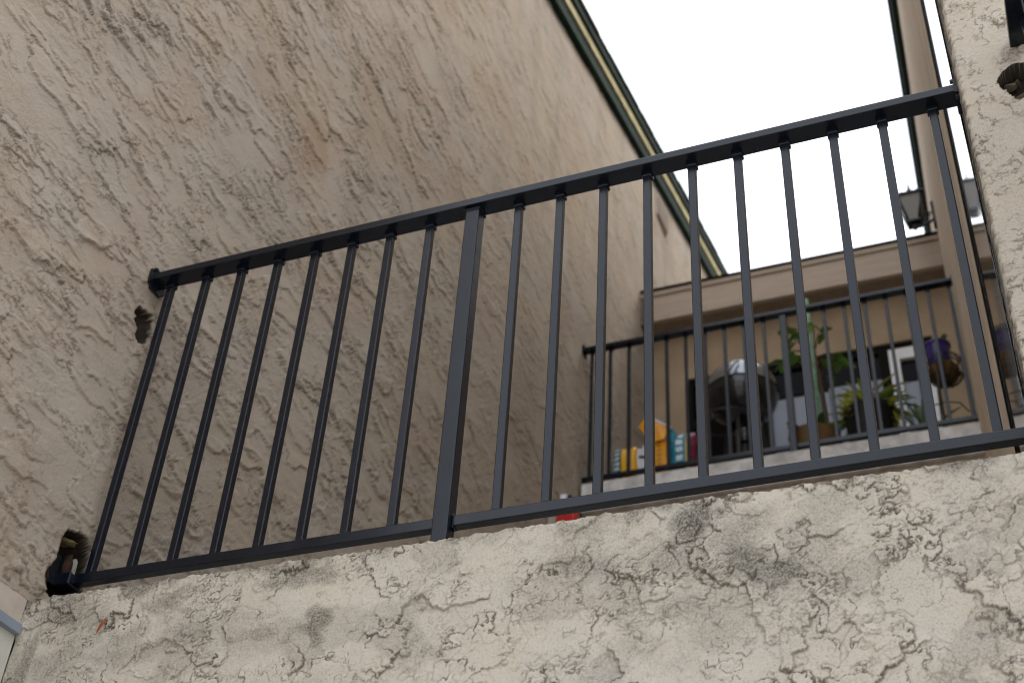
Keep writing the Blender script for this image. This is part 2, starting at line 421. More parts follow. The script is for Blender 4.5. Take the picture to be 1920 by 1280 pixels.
ru = 0.85 * blobm(Yg, Zg, 0.56, 5.13, 0.13, 0.15, 6, 0.6, 0.8) + 0.28 * ss(0.15, 0.6, fbm(Yg * 2.5, Zg * 2.5, 4, 47)) + 0.3 * blobm(Yg, Zg, 0.0, 3.93, 0.06, 0.06, 9)
ru = ru * 0.7
rg = 0.010 * fbm(Yg * 60, Zg * 60, 3, 15)
A1 = [(-0.037, 3.833), (-0.041, 3.867), (-0.010, 3.872), (0.010, 3.880), (0.030, 3.850), (0.018, 3.785), (-0.007, 3.775)]
A2 = [(-0.050, 3.160), (-0.02, 3.172), (0.011, 3.170), (0.034, 3.140), (0.045, 3.050), (0.030, 2.99), (-0.060, 3.005), (-0.078, 3.028), (-0.057, 3.082)]
in1 = inpoly(Yg + rg, Zg + rg, A1); in2 = inpoly(Yg + rg * 0.8, Zg - rg, A2)
s1 = blur2(in1.astype(np.float32), 1); s2 = blur2(in2.astype(np.float32), 2)
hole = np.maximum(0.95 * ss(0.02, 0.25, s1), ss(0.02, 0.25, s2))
dep = 0.030 * ss(0.1, 0.9, s1) + 0.060 * ss(0.15, 0.85, s2)
H = H * (1 - np.maximum(ss(0.05, 0.5, s1), ss(0.05, 0.5, s2))) - dep
H[:, 0] = 0; H[:, -1] = 0; G[:, 0] = 0; G[:, -1] = 0
Xg = xl(Yg) + H - 0.004
verts = []; faces = []
for xx in (-0.09, -6.0):
    verts += [(xl(-1.45) + xx, -1.45, 0), (xl(9.4) + xx, 9.4, 0), (xl(9.4) + xx, 9.4, rake(9.4)), (xl(-1.45) + xx, -1.45, rake(-1.45))]
faces = [(3, 2, 1, 0), (4, 5, 6, 7), (0, 1, 5, 4), (1, 2, 6, 5), (2, 3, 7, 6), (3, 0, 4, 7)]
n0 = len(verts)
verts += [(xl(-1.45) - 0.004, -1.45, 2.95), (xl(-1.45) - 0.09, -1.45, 2.95), (xl(-1.45) - 0.09, -1.45, rake(-1.45)), (xl(-1.45) - 0.004, -1.45, rake(-1.45)),
          (xl(-0.105) - 0.004, -0.105, 2.95), (xl(-0.105) - 0.09, -0.105, 2.95)]
faces += [(n0, n0 + 1, n0 + 2, n0 + 3), (n0, n0 + 4, n0 + 5, n0 + 1)]
grid_object('wall', Xg, Yg, Zg, M_LEFT, dict(grime_shade=G, stain=st, rust=ru, hole=hole), bld, (XL, 0, 0), False, (verts, faces))

def sloped(name, dx0, dx1, dz0, dz1, y0, y1, mat, parent, base=rake, xf=xl):
    vs = []
    for yy in (y0, y1):
        for (a, b) in ((dx0, dz0), (dx1, dz0), (dx1, dz1), (dx0, dz1)):
            vs.append((xf(yy) + a, yy, base(yy) + b))
    o0 = Vector(vs[0])
    me = poly_mesh(name, [Vector(p) - o0 for p in vs], [(0, 1, 2, 3), (7, 6, 5, 4), (0, 4, 5, 1), (1, 5, 6, 2), (2, 6, 7, 3), (3, 7, 4, 0)], mat)
    return link_mesh(name, me, parent, o0)
tag(sloped('frieze_board', -0.01, 0.045, -0.02, 0.093, -1.6, 9.5, M_GREEN, bld), 'dark green board along the top of the wall')
tag(sloped('rake_board', -0.01, 0.062, 0.095, 0.178, -1.6, 9.5, M_YELLOW, bld), 'pale yellow board along the roof slope')
tag(sloped('drip_edge', -0.01, 0.085, 0.180, 0.240, -1.6, 9.5, M_GREEN, bld), 'thin dark green strip under the shingles')
sloped('roof_deck', -3.0, 0.080, 0.242, 0.262, -1.6, 9.5, M_SHINGLE, bld)
# shingle courses seen end-on along the rake
sh = []
for yy, lift in ((0, 0.030), (0.31, 0.012)):
    for (a, b) in ((-0.42, 0), (0.098, 0), (0.098, 0.016), (-0.42, 0.016)):
        sh.append((a, yy, lift + b + 0.318 * yy))
shm = poly_mesh('shingle', sh, [(0, 1, 2, 3), (7, 6, 5, 4), (0, 4, 5, 1), (1, 5, 6, 2), (2, 6, 7, 3), (3, 7, 4, 0)], M_SHINGLE)
yy = 1.6
while yy < 9.2:
    link_mesh('shingle', shm, bld, (xl(yy) + random.uniform(-0.006, 0.004), yy, rake(yy) + 0.238 + random.uniform(0, 0.003)))
    yy += 0.145
# louvred vent high up
vent = link_mesh('vent', box_mesh('vent', 0.02, 0.30, 0.23, M_SMOOTH), bld, (xl(5.52) + 0.002, 5.52, 9.225))
lm = box_mesh('slat', 0.022, 0.26, 0.014, M_SMOOTH)
for k in range(7):
    o = link_mesh('slat', lm, vent, (xl(5.52) + 0.013, 5.52, 9.240 + k * 0.029)); o.rotation_euler = (0, 0.5, 0)
# door head below the stucco at the near left corner
box('lintel_band', xl(-0.2) - 0.05, xl(-0.2) - 0.004, -1.45, -0.113, 2.886, 2.951, M_SMOOTH, bld)
box('metal_flashing', xl(-0.2) - 0.05, xl(-0.2) + 0.010, -1.45, -0.116, 2.863, 2.886, M_ALU, bld, 0.002)
box('panel', xl(-0.2) - 0.05, xl(-0.2) - 0.006, -1.45, -0.114, 0.0, 2.863, M_PANEL, bld)

# ------------------------------------------------------------------ front parapet
xs = np.arange(-2.072, 0.30, 0.0017); xs = np.concatenate([xs, [0.4, 0.6, 0.8]])
zd = np.arange(2.46, 2.9515, 0.0016)
zr = np.concatenate([[0.0, 1.2, 2.3], zd, [2.9535, 2.9545, 2.9540, 2.953]])
yr = np.concatenate([np.full(3 + len(zd), -0.11), [-0.105, -0.095, -0.06, 0.125]])
Xf = np.repeat(xs[:, None], len(zr), 1); Zf = np.repeat(zr[None, :], len(xs), 0); Yf = np.repeat(yr[None, :], len(xs), 0)
def relief_front(x, z):
    h1, l1 = dabs(x, z, 0.150, 0.125, 0.090, 0.050, 0.0070, 121, None, 0.75, 0.17, lip_w=0.0022)
    h2, l2 = dabs(x + 0.5, z + 0.2, 0.060, 0.050, 0.034, 0.018, 0.0054, 151, None, 0.58, 0.24, lip_w=0.0020)
    h3, l3 = dabs(x + 0.1, z + 0.7, 0.021, 0.017, 0.010, 0.0055, 0.0034, 171, 0.3, 0.58, 0.32, lip_w=0.0018)
    m3 = ss(0.0, 0.28, fbm(x * 6, z * 6, 3, 133)); m2 = ss(-0.25, 0.15, fbm(x * 4, z * 4, 3, 135))
    isl = fbm(x * 14, z * 14, 5, 145, 0.55)
    h = h1 + h2 * m2 + h3 * m3 + 0.0010 * ss(0.0, 0.05, isl) + 0.003 * fbm(x * 2, z * 2, 3, 105) + 0.0003 * fbm(x * 120, z * 120, 3, 108)
    g_ = np.maximum(np.maximum(l1, l2 * m2), l3 * m3 * 0.8)
    return h, np.clip(g_, 0, 1)
Hf, Gf = relief_front(Xf.astype(np.float32), Zf.astype(np.float32))
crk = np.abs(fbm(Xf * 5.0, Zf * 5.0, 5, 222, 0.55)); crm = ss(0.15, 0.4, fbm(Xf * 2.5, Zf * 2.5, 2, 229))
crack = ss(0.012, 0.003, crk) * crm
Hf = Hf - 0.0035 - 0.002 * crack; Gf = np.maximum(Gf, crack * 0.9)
cav = np.clip((blur2(Hf, 3) - Hf) / 0.0012, 0, 1)  # hollows of the relief, darkened as dirt plus painted shade
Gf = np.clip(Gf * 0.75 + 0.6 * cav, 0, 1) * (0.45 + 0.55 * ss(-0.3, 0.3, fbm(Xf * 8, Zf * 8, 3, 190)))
stf = np.zeros_like(Xf)
for i, (cx, cz, rx, rz, a) in enumerate([(-0.548, 2.905, 0.05, 0.06, 0.8), (-0.50, 2.84, 0.11, 0.07, 0.55), (-0.43, 2.80, 0.07, 0.06, 0.7), (-1.322, 2.795, 0.05, 0.04, 0.75), (-1.375, 2.93, 0.09, 0.035, 0.7),
                                        (-1.68, 2.90, 0.05, 0.03, 0.55), (-0.773, 2.85, 0.10, 0.05, 0.5), (-1.46, 2.80, 0.10, 0.03, 0.5), (-0.60, 2.84, 0.04, 0.03, 0.5), (-1.93, 2.90, 0.09, 0.05, 0.5), (-1.60, 2.80, 0.16, 0.035, 0.4),
                                        (-0.74, 2.925, 0.12, 0.03, 0.4), (-0.02, 2.81, 0.05, 0.05, 0.3), (-0.50, 2.70, 0.14, 0.06, 0.3), (-2.04, 2.78, 0.03, 0.12, 0.6), (-1.82, 2.80, 0.10, 0.05, 0.45)]):
    stf = np.maximum(stf, 1.15 * a * blobm(Xf, Zf, cx, cz, rx, rz, 200 + i, 0.8, 0.95))
stf = np.maximum(stf, 0.75 * ss(2.920, 2.955, Zf + 0.020 * fbm(Xf * 14, Zf * 8, 3, 77)) * ss(-0.25, 0.25, fbm(Xf * 6, Zf * 4, 3, 78)))
stf = np.maximum(stf, 0.28 * ss(0.1, 0.5, fbm(Xf * 5, Zf * 7, 4, 81)))
front = Yf < -0.108
Zf = Zf + np.where(Zf > 2.9505, 0.0040 * fbm(Xf * 26, Xf * 0 + 3, 5, 300, 0.65) - 0.001, 0) + np.where((Zf > 2.92) & (Zf <= 2.9505), (Zf - 2.92) / 0.0315 * (0.0040 * fbm(Xf * 26, Xf * 0 + 3, 5, 300, 0.65) - 0.001), 0)
topc = ss(2.9585, 2.954, Zf)
Yf = Yf - np.where(front, Hf, Hf * 0.5 * (Yf < -0.08))
cv = []; cf = []
def addbox(V, F, x0, x1, y0, y1, z0, z1):
    n = len(V)
    V += [(x0, y0, z0), (x1, y0, z0), (x1, y1, z0), (x0, y1, z0), (x0, y0, z1), (x1, y0, z1), (x1, y1, z1), (x0, y1, z1)]
    F += [tuple(n + k for k in q) for q in ((3, 2, 1, 0), (4, 5, 6, 7), (0, 1, 5, 4), (1, 2, 6, 5), (2, 3, 7, 6), (3, 0, 4, 7))]
addbox(cv, cf, -2.065, 0.79, -0.085, 0.123, 0.0, 2.94)
par = grid_object('parapet_wall', Xf, Yf, Zf, M_FRONT, dict(grime_shade=Gf, stain=stf), None, (-1.0, 0, 0), False, (cv, cf))
tag(par, 'pale rough stucco parapet wall with grey mildew stains, across the foreground below the near railing', 'wall')

# ------------------------------------------------------------------ right pillar
ua = [(0.0845, 0.14)]
for t in np.arange(0, 1.0, 0.014): ua.append((0.0838 - 0.0020 * t, 0.13 - 0.225 * t))
ua += [(0.0825, -0.099), (0.0845, -0.104), (0.0870, -0.108), (0.0890, -0.110)]
for xx in np.arange(0.090, 0.33, 0.0020): ua.append((xx, -0.110))
ua += [(0.40, -0.110), (0.55, -0.110), (0.8, -0.110)]
ua = np.array(ua)
zz = np.concatenate([[2.93], np.arange(2.96, 4.34, 0.0021), [4.5, 5.0, 6.0, 7.2]])
Xp = np.repeat(ua[:, :1], len(zz), 1); Yp = np.repeat(ua[:, 1:], len(zz), 1); Zp = np.repeat(zz[None, :], len(ua), 0)
U = Xp - Yp
Hp, Gp = relief_front((U + 5.3).astype(np.float32), (Zp + 1.7).astype(np.float32))
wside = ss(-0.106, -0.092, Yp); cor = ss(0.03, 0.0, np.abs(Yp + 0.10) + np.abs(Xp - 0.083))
Hp = Hp * 0.75 - 0.001
rr_ = fbm(U * 30, Zp * 45, 5, 310, 0.6); chip = ss(0.1, 0.35, rr_) * cor
Hp = Hp - 0.003 * chip
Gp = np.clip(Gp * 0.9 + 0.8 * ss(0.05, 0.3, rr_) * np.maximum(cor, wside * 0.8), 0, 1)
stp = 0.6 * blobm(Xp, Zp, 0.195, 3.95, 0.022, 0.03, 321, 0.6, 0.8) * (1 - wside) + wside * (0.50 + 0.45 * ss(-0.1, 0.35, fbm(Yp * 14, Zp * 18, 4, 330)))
rgp = 0.006 * fbm(Xp * 70, Zp * 70, 3, 333)
inh = inpoly(Xp + rgp, Zp + rgp, [(0.158, 3.882), (0.172, 3.905), (0.188, 3.918), (0.206, 3.925), (0.240, 3.915), (0.235, 3.81), (0.201, 3.81), (0.179, 3.828)]) & (Yp < -0.108)
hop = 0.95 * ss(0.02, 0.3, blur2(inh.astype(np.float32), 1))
Hp = np.where(inh, 0.004 * fbm(U * 60, Zp * 60, 3, 340) - 0.05, Hp)
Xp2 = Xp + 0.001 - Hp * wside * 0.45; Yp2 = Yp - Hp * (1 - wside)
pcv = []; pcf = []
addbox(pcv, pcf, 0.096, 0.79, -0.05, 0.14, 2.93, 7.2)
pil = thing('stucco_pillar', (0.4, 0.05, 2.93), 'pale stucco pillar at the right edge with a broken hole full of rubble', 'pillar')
grid_object('shaft', Xp2, Yp2, Zp, M_PILLAR, dict(grime_shade=Gp, stain=stp, hole=hop), pil, (0.4, 0.05, 2.93), False, (pcv, pcf))
for (cx, cz, rx, rz, yb, mt) in [(0.186, 3.893, 0.013, 0.012, -0.098, M_STONE), (0.207, 3.862, 0.018, 0.018, -0.092, M_STONE), (0.173, 3.875, 0.009, 0.011, -0.078, M_STONE), (0.205, 3.905, 0.014, 0.010, -0.088, M_STONE), (0.190, 3.838, 0.008, 0.010, -0.080, M_CHUNK), (0.226, 3.885, 0.010, 0.016, -0.09, M_STONE)]:
    bm = bmesh.new()
    for _ in range(11):
        q = Vector((random.gauss(0, 1), random.gauss(0, 1), random.gauss(0, 1))).normalized()
        bm.verts.new((q.x * rx * 1.15, q.y * 0.013, q.z * rz * 1.15))
    bmesh.ops.convex_hull(bm, input=bm.verts[:])
    link_mesh('stone', bm_mesh('stone', bm, mt), pil, (cx, yb + 0.020, cz))

# ------------------------------------------------------------------ railings
def make_railing(name, loc, label, x_list, post_i, x_wall_l, x_wall_r, yb, zt, zb, post_bottom, parent_group, left_bracket=True):
    """x_list: picket positions, front faces at yb; zt underside of the cap, zb top of the bottom rail"""
    root = thing(name, loc, label, 'railing', parent_group)
    yc = yb + 0.0095
    h = zt - zb
    bmesh_ = box_mesh('baluster', 0.019, 0.019, h, M_BLACK, 0.0022, 2)
    skm = box_mesh('socket', 0.0255, 0.0255, 0.013, M_BLACK_ROUGH, 0.002, 1)
    o = box('top_rail', x_wall_l + 0.006, x_wall_r - 0.004, yc - 0.0405, yc + 0.0095, zt, zt + 0.022, M_BLACK, root, 0.0018)
    wl = [(x_wall_l + 0.006, x_list[post_i] - 0.0195), (x_list[post_i] + 0.0195, x_wall_r - 0.004)]
    for a, b in wl:
        box('bottom_rail', a, b, yc - 0.0125, yc + 0.0125, zb - 0.025, zb, M_BLACK, root, 0.002)
    for i, x in enumerate(x_list):
        if i == post_i:
            box('post', x - 0.019, x + 0.019, yc - 0.0285, yc + 0.0095, post_bottom, zt, M_BLACK_ROUGH, root, 0.003)
            p = link_mesh('post_cap_weld', box_mesh('post_cap_weld', 0.044, 0.044, 0.008, M_BLACK_ROUGH, 0.002, 1), root, (x, yc - 0.0095, zt - 0.008))
        else:
            b = link_mesh('baluster', bmesh_, root, (x, yc, zb))
            link_mesh('socket', skm, b, (x, yc, zt - 0.012))
    for (xw, s) in ((x_wall_l, 1), (x_wall_r, -1)):
        bm = bmesh.new(); bm_box(bm, -0.004, 0.004, -0.050, 0.022, -0.026, 0.044)
        bmesh.ops.bevel(bm, geom=[e for e in bm.edges if abs(e.verts[0].co.y - e.verts[1].co.y) < 1e-4 and abs(e.verts[0].co.z - e.verts[1].co.z) < 1e-4], offset=0.012, segments=3, affect='EDGES')
        pl = link_mesh('end_plate', bm_mesh('end_plate', bm, M_BLACK_ROUGH), root, (xw + s * 0.004, yc, zt))
        for dy in (-0.036, 0.010):
            bo = lathe('bolt', [(0, 0.006), (0.005, 0.006), (0.006, 0.0), (0.006, -0.002)], M_BLACK_ROUGH, (xw + s * 0.008, yc + dy, zt + 0.036), pl, 6)
            bo.rotation_euler = (0, s * math.pi / 2, 0)
    pl = link_mesh('end_plate', box_mesh('end_plate', 0.008, 0.05, 0.055, M_BLACK_ROUGH, 0.003, 1), root, (x_wall_r - 0.004, yc, zb - 0.044))
    return root
XI = [-2.025, -1.910, -1.799, -1.686, -1.573, -1.463, -1.352, -1.238, -1.109, -0.992, -0.881, -0.768, -0.656, -0.544, -0.432, -0.319, -0.206, -0.093, 0.021]
near = make_railing('metal_railing', (-1.0, 0.0095, 2.955), 'near black metal railing standing on the stucco parapet in the foreground', XI, 8, -2.071, 0.0825, 0.0, 3.973, 3.073, 2.945, 'black metal railings')
for dx in (-0.021, 0.021):
    for dz in (0.002, -0.026):
        bmw = bmesh.new(); bmesh.ops.create_icosphere(bmw, subdivisions=2, radius=1)
        for vv in bmw.verts:
            kx = random.uniform(0.7, 1.2); vv.co = Vector((vv.co.x * 0.0045 * kx, vv.co.y * 0.013 * kx, vv.co.z * 0.004 * kx))
        link_mesh('weld_bead', bm_mesh('weld_bead', bmw, M_BLACK_ROUGH, True), near, (XI[8] + dx, 0.0085, 3.073 + dz))
# the lower left end is set into the broken wall pocket
box('end_bracket', -2.120, -2.062, -0.014, 0.026, 3.044, 3.076, M_BLACK, near, 0.003)
ap = box('anchor_plate', -2.112, -2.104, -0.055, 0.000, 3.045, 3.120, M_BLACK_ROUGH, near)
XR2 = [-2.090 + 0.1137 * i for i in range(19)]
XR2[10] = -0.952
far = make_railing('metal_railing', (-1.06, 3.70, 5.575), 'far black metal railing on the upper terrace in front of the grill and pot plants', XR2, 10, -2.140, -0.012, 3.69, 6.515, 5.640, 5.575, 'black metal railings')
# rail that comes off the pillar towards the viewer
side = thing('metal_railing', (0.235, -0.8, 2.95), 'black metal railing end fixed to the pillar face at the top right corner', 'railing', 'black metal railings')
box('top_rail', 0.203, 0.268, -1.6, -0.112, 3.976, 3.998, M_BLACK, side, 0.002)
box('bottom_rail', 0.221, 0.253, -1.6, -0.112, 3.04, 3.072, M_BLACK, side, 0.002)
bmm = box_mesh('baluster', 0.019, 0.019, 0.904, M_BLACK, 0.0022, 2)
for k in range(13):
    link_mesh('baluster', bmm, side, (0.237, -0.185 - 0.112 * k, 3.072))
box('post', 0.218, 0.256, -1.60, -1.562, 0.0, 3.976, M_BLACK, side, 0.002)

# contents of the broken pocket by the lower rail
bag = None
def lump(name, loc, s, mat, parent, sub=2, rough=0.2):
    bm = bmesh.new(); bmesh.ops.create_icosphere(bm, subdivisions=sub, radius=1)
    for vv in bm.verts:
        kx = 1 + random.uniform(-rough, rough); vv.co = Vector((vv.co.x * s[0] * kx, vv.co.y * s[1] * kx, vv.co.z * s[2] * kx))
    return link_mesh(name, bm_mesh(name, bm, mat), parent, loc)
lump('mortar_chunk', (-2.106, 0.030, 3.112), (0.014, 0.006, 0.030), M_CHUNK, bld, 2, 0.3)
lump('foam_lump', (-2.108, -0.004, 3.164), (0.020, 0.024, 0.005), M_FOAM, bld, 2, 0.35)
lump('rust_lump', (-2.098, -0.060, 3.040), (0.016, 0.012, 0.026), M_RUST, bld)
lump('rust_lump', (-2.100, 0.006, 3.100), (0.014, 0.014, 0.036), M_RUST, bld)

# ------------------------------------------------------------------ right party wall with the tall pane
pw = thing('party_wall', (0.3, 4, 0), 'narrow strip of tan stucco side wall at the right, edged in dark green, carrying the lantern', 'wall')
yw = np.concatenate([[0.80], np.arange(0.82, 9.4, 0.02)]); zw = np.linspace(0, 1, 160)
Yw = np.repeat(yw[:, None], len(zw), 1); Zw = 2.95 + (rake(yw)[:, None] - 2.95) * zw[None, :]
Hw, Gw = relief_left((Yw + 3.3).astype(np.float32), (Zw + 0.7).astype(np.float32))
stw = 0.22 * ss(0.15, 0.6, fbm(Yw * 4, Zw * 1.2, 4, 401))
Xw = xr(Yw) - Hw * 0.4
V = []; F = []
V += [(0.10, 0.80, 0), (-0.17, 9.4, 0), (-0.17, 9.4, rake(9.4)), (0.10, 0.80, rake(0.80)), (1.6, 0.80, 0), (1.6, 9.4, 0), (1.6, 9.4, rake(9.4)), (1.6, 0.80, rake(0.80))]
F += [(3, 2, 1, 0), (4, 5, 6, 7), (0, 1, 5, 4), (1, 2, 6, 5), (2, 3, 7, 6), (3, 0, 4, 7)]
V += [(xr(0.8), 0.80, 0), (xr(0.8), 0.80, rake(0.8))]; F += [(8, 9, 3, 0)]
grid_object('wall', Xw, Yw, Zw, M_FAR, dict(grime_shade=Gw, stain=stw), pw, (0.3, 4, 0), True, (V, F))
sloped('rake_board', -0.040, 0.01, -0.02, 0.20, 0.80, 9.5, M_GREEN, pw, rake, xr)
sloped('drip_edge', -0.055, 0.01, 0.202, 0.25, 0.80, 9.5, M_GREEN, pw, rake, xr)
sloped('roof_deck', -0.060, 1.4, 0.252, 0.30, 0.80, 9.5, M_SHINGLE, pw, rake, xr)
pf = thing('glass_screen', (0.07, 0.43, 2.96), 'tall mirrored glass pane in a thin dark frame between side wall and right pillar', 'glass panel')
def xp(y): return 0.0774 - 0.0165 * y
pv = [(xp(0.03), 0.03, 3.09), (xp(0.765), 0.765, 3.09), (xp(0.765), 0.765, 6.4), (xp(0.03), 0.03, 6.4)]
pv += [(a + 0.004, b, c) for a, b, c in pv]
pv2 = [Vector(p) - Vector((0.07, 0.43, 2.96)) for p in pv]
link_mesh('pane', poly_mesh('pane', pv2, [(3, 2, 1, 0), (4, 5, 6, 7), (0, 1, 5, 4), (1, 2, 6, 5), (2, 3, 7, 6), (3, 0, 4, 7)], M_PANE), pf, (0.07, 0.43, 2.96))
tube('frame', [(xp(0.78) + 0.002, 0.78, 2.96), (xp(0.78) + 0.002, 0.78, 6.4)], 0.009, M_DARKFRAME, pf, 8)
box('sill', xp(0.5) - 0.004, xp(0.5) + 0.014, 0.15, 0.78, 3.06, 3.09, M_DARKFRAME, pf)
box('head', xp(0.5) - 0.008, xp(0.5) + 0.014, 0.15, 0.78, 6.4, 6.44, M_DARKFRAME, pf)

# ------------------------------------------------------------------ wall between the terraces, rear house
rw = tag(box('retaining_wall', -2.12, 0.0, 3.70, 3.95, 0.0, 5.398, M_FAR), 'plain tan wall under the white edge of the upper terrace', 'wall')
hs = thing('patio_house', (-1.1, 5.2, 5.575), 'low tan house front with a wide dark window behind the upper terrace', 'house')
# back wall with a real opening
def wall_part(x0, x1, z0, z1): return (x0, x1, 5.13, 5.33, z0, z1)
V = []; F = []
for (x0, x1, z0, z1) in ((-2.20, -1.885, 5.575, 7.72), (-0.22, -0.03, 5.575, 7.72), (-1.885, -0.22, 7.308, 7.72)):
    addbox(V, F, x0, x1, 5.13, 5.33, z0, z1)
link_mesh('back_wall', poly_mesh('back_wall', [Vector(p) - Vector((-1.1, 5.2, 5.575)) for p in V], F, M_BACK), hs, (-1.1, 5.2, 5.575))
box('fascia', -2.165, -0.055, 4.93, 4.97, 7.722, 7.945, M_WOOD, hs, 0.003)
box('fascia_cap', -2.165, -0.055, 4.915, 4.97, 7.947, 7.988, M_WOOD, hs, 0.003)
box('roof_edge', -2.165, -0.052, 4.900, 5.6, 7.990, 8.002, M_DARKFRAME, hs)
box('soffit', -2.165, -0.055, 4.972, 5.14, 7.722, 7.745, M_SOFFIT, hs)
box('roof', -2.165, -0.055, 5.0, 8.5, 7.78, 7.985, M_SHINGLE, hs)
box('fascia_end', -2.185, -2.10, 4.925, 4.99, 7.70, 8.03, M_STONE, hs)
win = box('window', -1.885, -0.515, 5.150, 5.20, 7.252, 7.308, M_DARKFRAME, hs)
for (x0, x1, z0, z1) in ((-1.885, -1.85, 5.6, 7.25), (-1.345, -1.315, 5.6, 7.25), (-0.575, -0.515, 5.6, 7.25), (-1.85, -1.345, 5.575, 5.60), (-1.315, -0.575, 5.575, 5.60)):
    box('frame', x0, x1, 5.14, 5.20, z0, z1, M_DARKFRAME, win)
box('glass', -1.85, -1.345, 5.175, 5.185, 5.6, 7.25, M_GLASS, win)
box('glass', -1.315, -0.575, 5.175, 5.185, 7.05, 7.25, M_GLASS, win)
box('lower_panel', -1.315, -0.93, 5.170, 5.180, 5.6, 7.02, M_PALE, win)  # pale blue-grey panel filling the lower part of the opening
box('lower_panel', -0.926, -0.575, 5.172, 5.182, 5.6, 7.05, M_PALE, win)
dr = box('door', -0.515, -0.22, 5.150, 5.21, 7.255, 7.308, M_DARKFRAME, hs)
for (x0, x1, z0, z1) in ((-0.513, -0.445, 5.6, 7.253), (-0.300, -0.240, 5.6, 7.253), (-0.445, -0.300, 7.165, 7.253)):
    box('door_frame', x0, x1, 5.135, 5.19, z0, z1, M_WHITE, dr, 0.003)
box('glass', -0.445, -0.300, 5.170, 5.180, 6.99, 7.165, M_GLASS, dr)
box('lower_panel', -0.445, -0.300, 5.171, 5.181, 5.6, 6.988, M_PALE, dr)
tag(box('room_floor', -2.1, -0.1, 5.34, 8.4, 5.45, 5.575, M_CONC, hs))

# ------------------------------------------------------------------ wall lantern
LX, LY, LZ = xr(4.6), 4.6, 7.80
la = thing('wall_lantern', (LX, LY, LZ), 'black carriage style wall lantern with frosted panes on the tan side wall', 'lantern')
cx = -0.186
bp = box('back_plate', LX - 0.020, LX + 0.004, LY - 0.04, LY + 0.04, LZ - 0.02, LZ + 0.17, M_BLACK, la, 0.006)
tube('arm', [(LX - 0.01, LY, LZ + 0.05), (LX - 0.04, LY, LZ + 0.02), (LX - 0.085, LY, LZ + 0.004), (cx + 0.01, LY, LZ + 0.012), (cx, LY, LZ + 0.03)], 0.010, M_BLACK, la)
tube('scroll', [(LX - 0.01, LY, LZ + 0.10), (LX - 0.035, LY, LZ + 0.105), (LX - 0.045, LY, LZ + 0.085), (LX - 0.030, LY, LZ + 0.075)], 0.007, M_BLACK, la)
lathe('bottom_finial', [(0, -0.020), (0.016, -0.012), (0.018, 0.0), (0.008, 0.008), (0.012, 0.016), (0.030, 0.022), (0.030, 0.028)], M_BLACK, (cx, LY, LZ), la, 12)
def frustum(r0, r1, z0, z1, n=4, a0=math.pi / 4): return None
zb0, zb1 = 0.030, 0.235; h0, h1 = 0.036, 0.078
box('base_tray', cx - 0.046, cx + 0.046, LY - 0.046, LY + 0.046, LZ + 0.026, LZ + 0.042, M_BLACK, la, 0.003)
for sx, sy in ((1, 1), (1, -1), (-1, 1), (-1, -1)):
    tube('corner_bar', [(cx + sx * h0, LY + sy * h0, LZ + zb0 + 0.01), (cx + sx * h1, LY + sy * h1, LZ + zb1)], 0.0105, M_BLACK, la, 6)
for ax, s in ((0, 1), (0, -1), (1, 1), (1, -1)):
    q = []
    for (hh, z) in ((h0, zb0 + 0.012), (h1, zb1)):
        for t in (-1, 1):
            q.append((s * hh, t * hh, z) if ax == 0 else (t * hh, s * hh, z))
    th = 0.003
    q2 = [((p[0] - s * th, p[1], p[2]) if ax == 0 else (p[0], p[1] - s * th, p[2])) for p in q]
    link_mesh('pane', poly_mesh('pane', q + q2, [(0, 1, 3, 2), (6, 7, 5, 4), (0, 2, 6, 4), (1, 5, 7, 3), (2, 3, 7, 6), (0, 4, 5, 1)], M_FROST), la, (cx, LY, LZ))
bm = bmesh.new()
rr = [(0.094, zb1), (0.096, zb1 + 0.012), (0.060, zb1 + 0.040), (0.030, zb1 + 0.062), (0.026, zb1 + 0.075)]
rings = [[bm.verts.new((a * sx, a * sy, z)) for sx, sy in ((1, 1), (-1, 1), (-1, -1), (1, -1))] for a, z in rr]
for A, B in zip(rings[:-1], rings[1:]):
    for k in range(4): bm.faces.new((A[k], A[(k + 1) % 4], B[(k + 1) % 4], B[k]))
bm.faces.new(rings[0][::-1]); bm.faces.new(rings[-1])
rf = link_mesh('roof', bm_mesh('roof', bm, M_BLACK), la, (cx, LY, LZ))
for k in range(4):
    for t in (-0.6, 0.0, 0.6):
        o = lathe('crest', [(0, 0.022), (0.005, 0.012), (0.006, 0)], M_BLACK, (cx + (0.085 if k == 0 else -0.085 if k == 1 else t * 0.085), LY + (t * 0.085 if k < 2 else 0.085 if k == 2 else -0.085), LZ + zb1 + 0.012), rf, 6)
lathe('finial', [(0, 0.115), (0.004, 0.085), (0.010, 0.060), (0.006, 0.048), (0.016, 0.035), (0.008, 0.022), (0.022, 0.0)], M_BLACK, (cx, LY, LZ + zb1 + 0.073), la, 10)

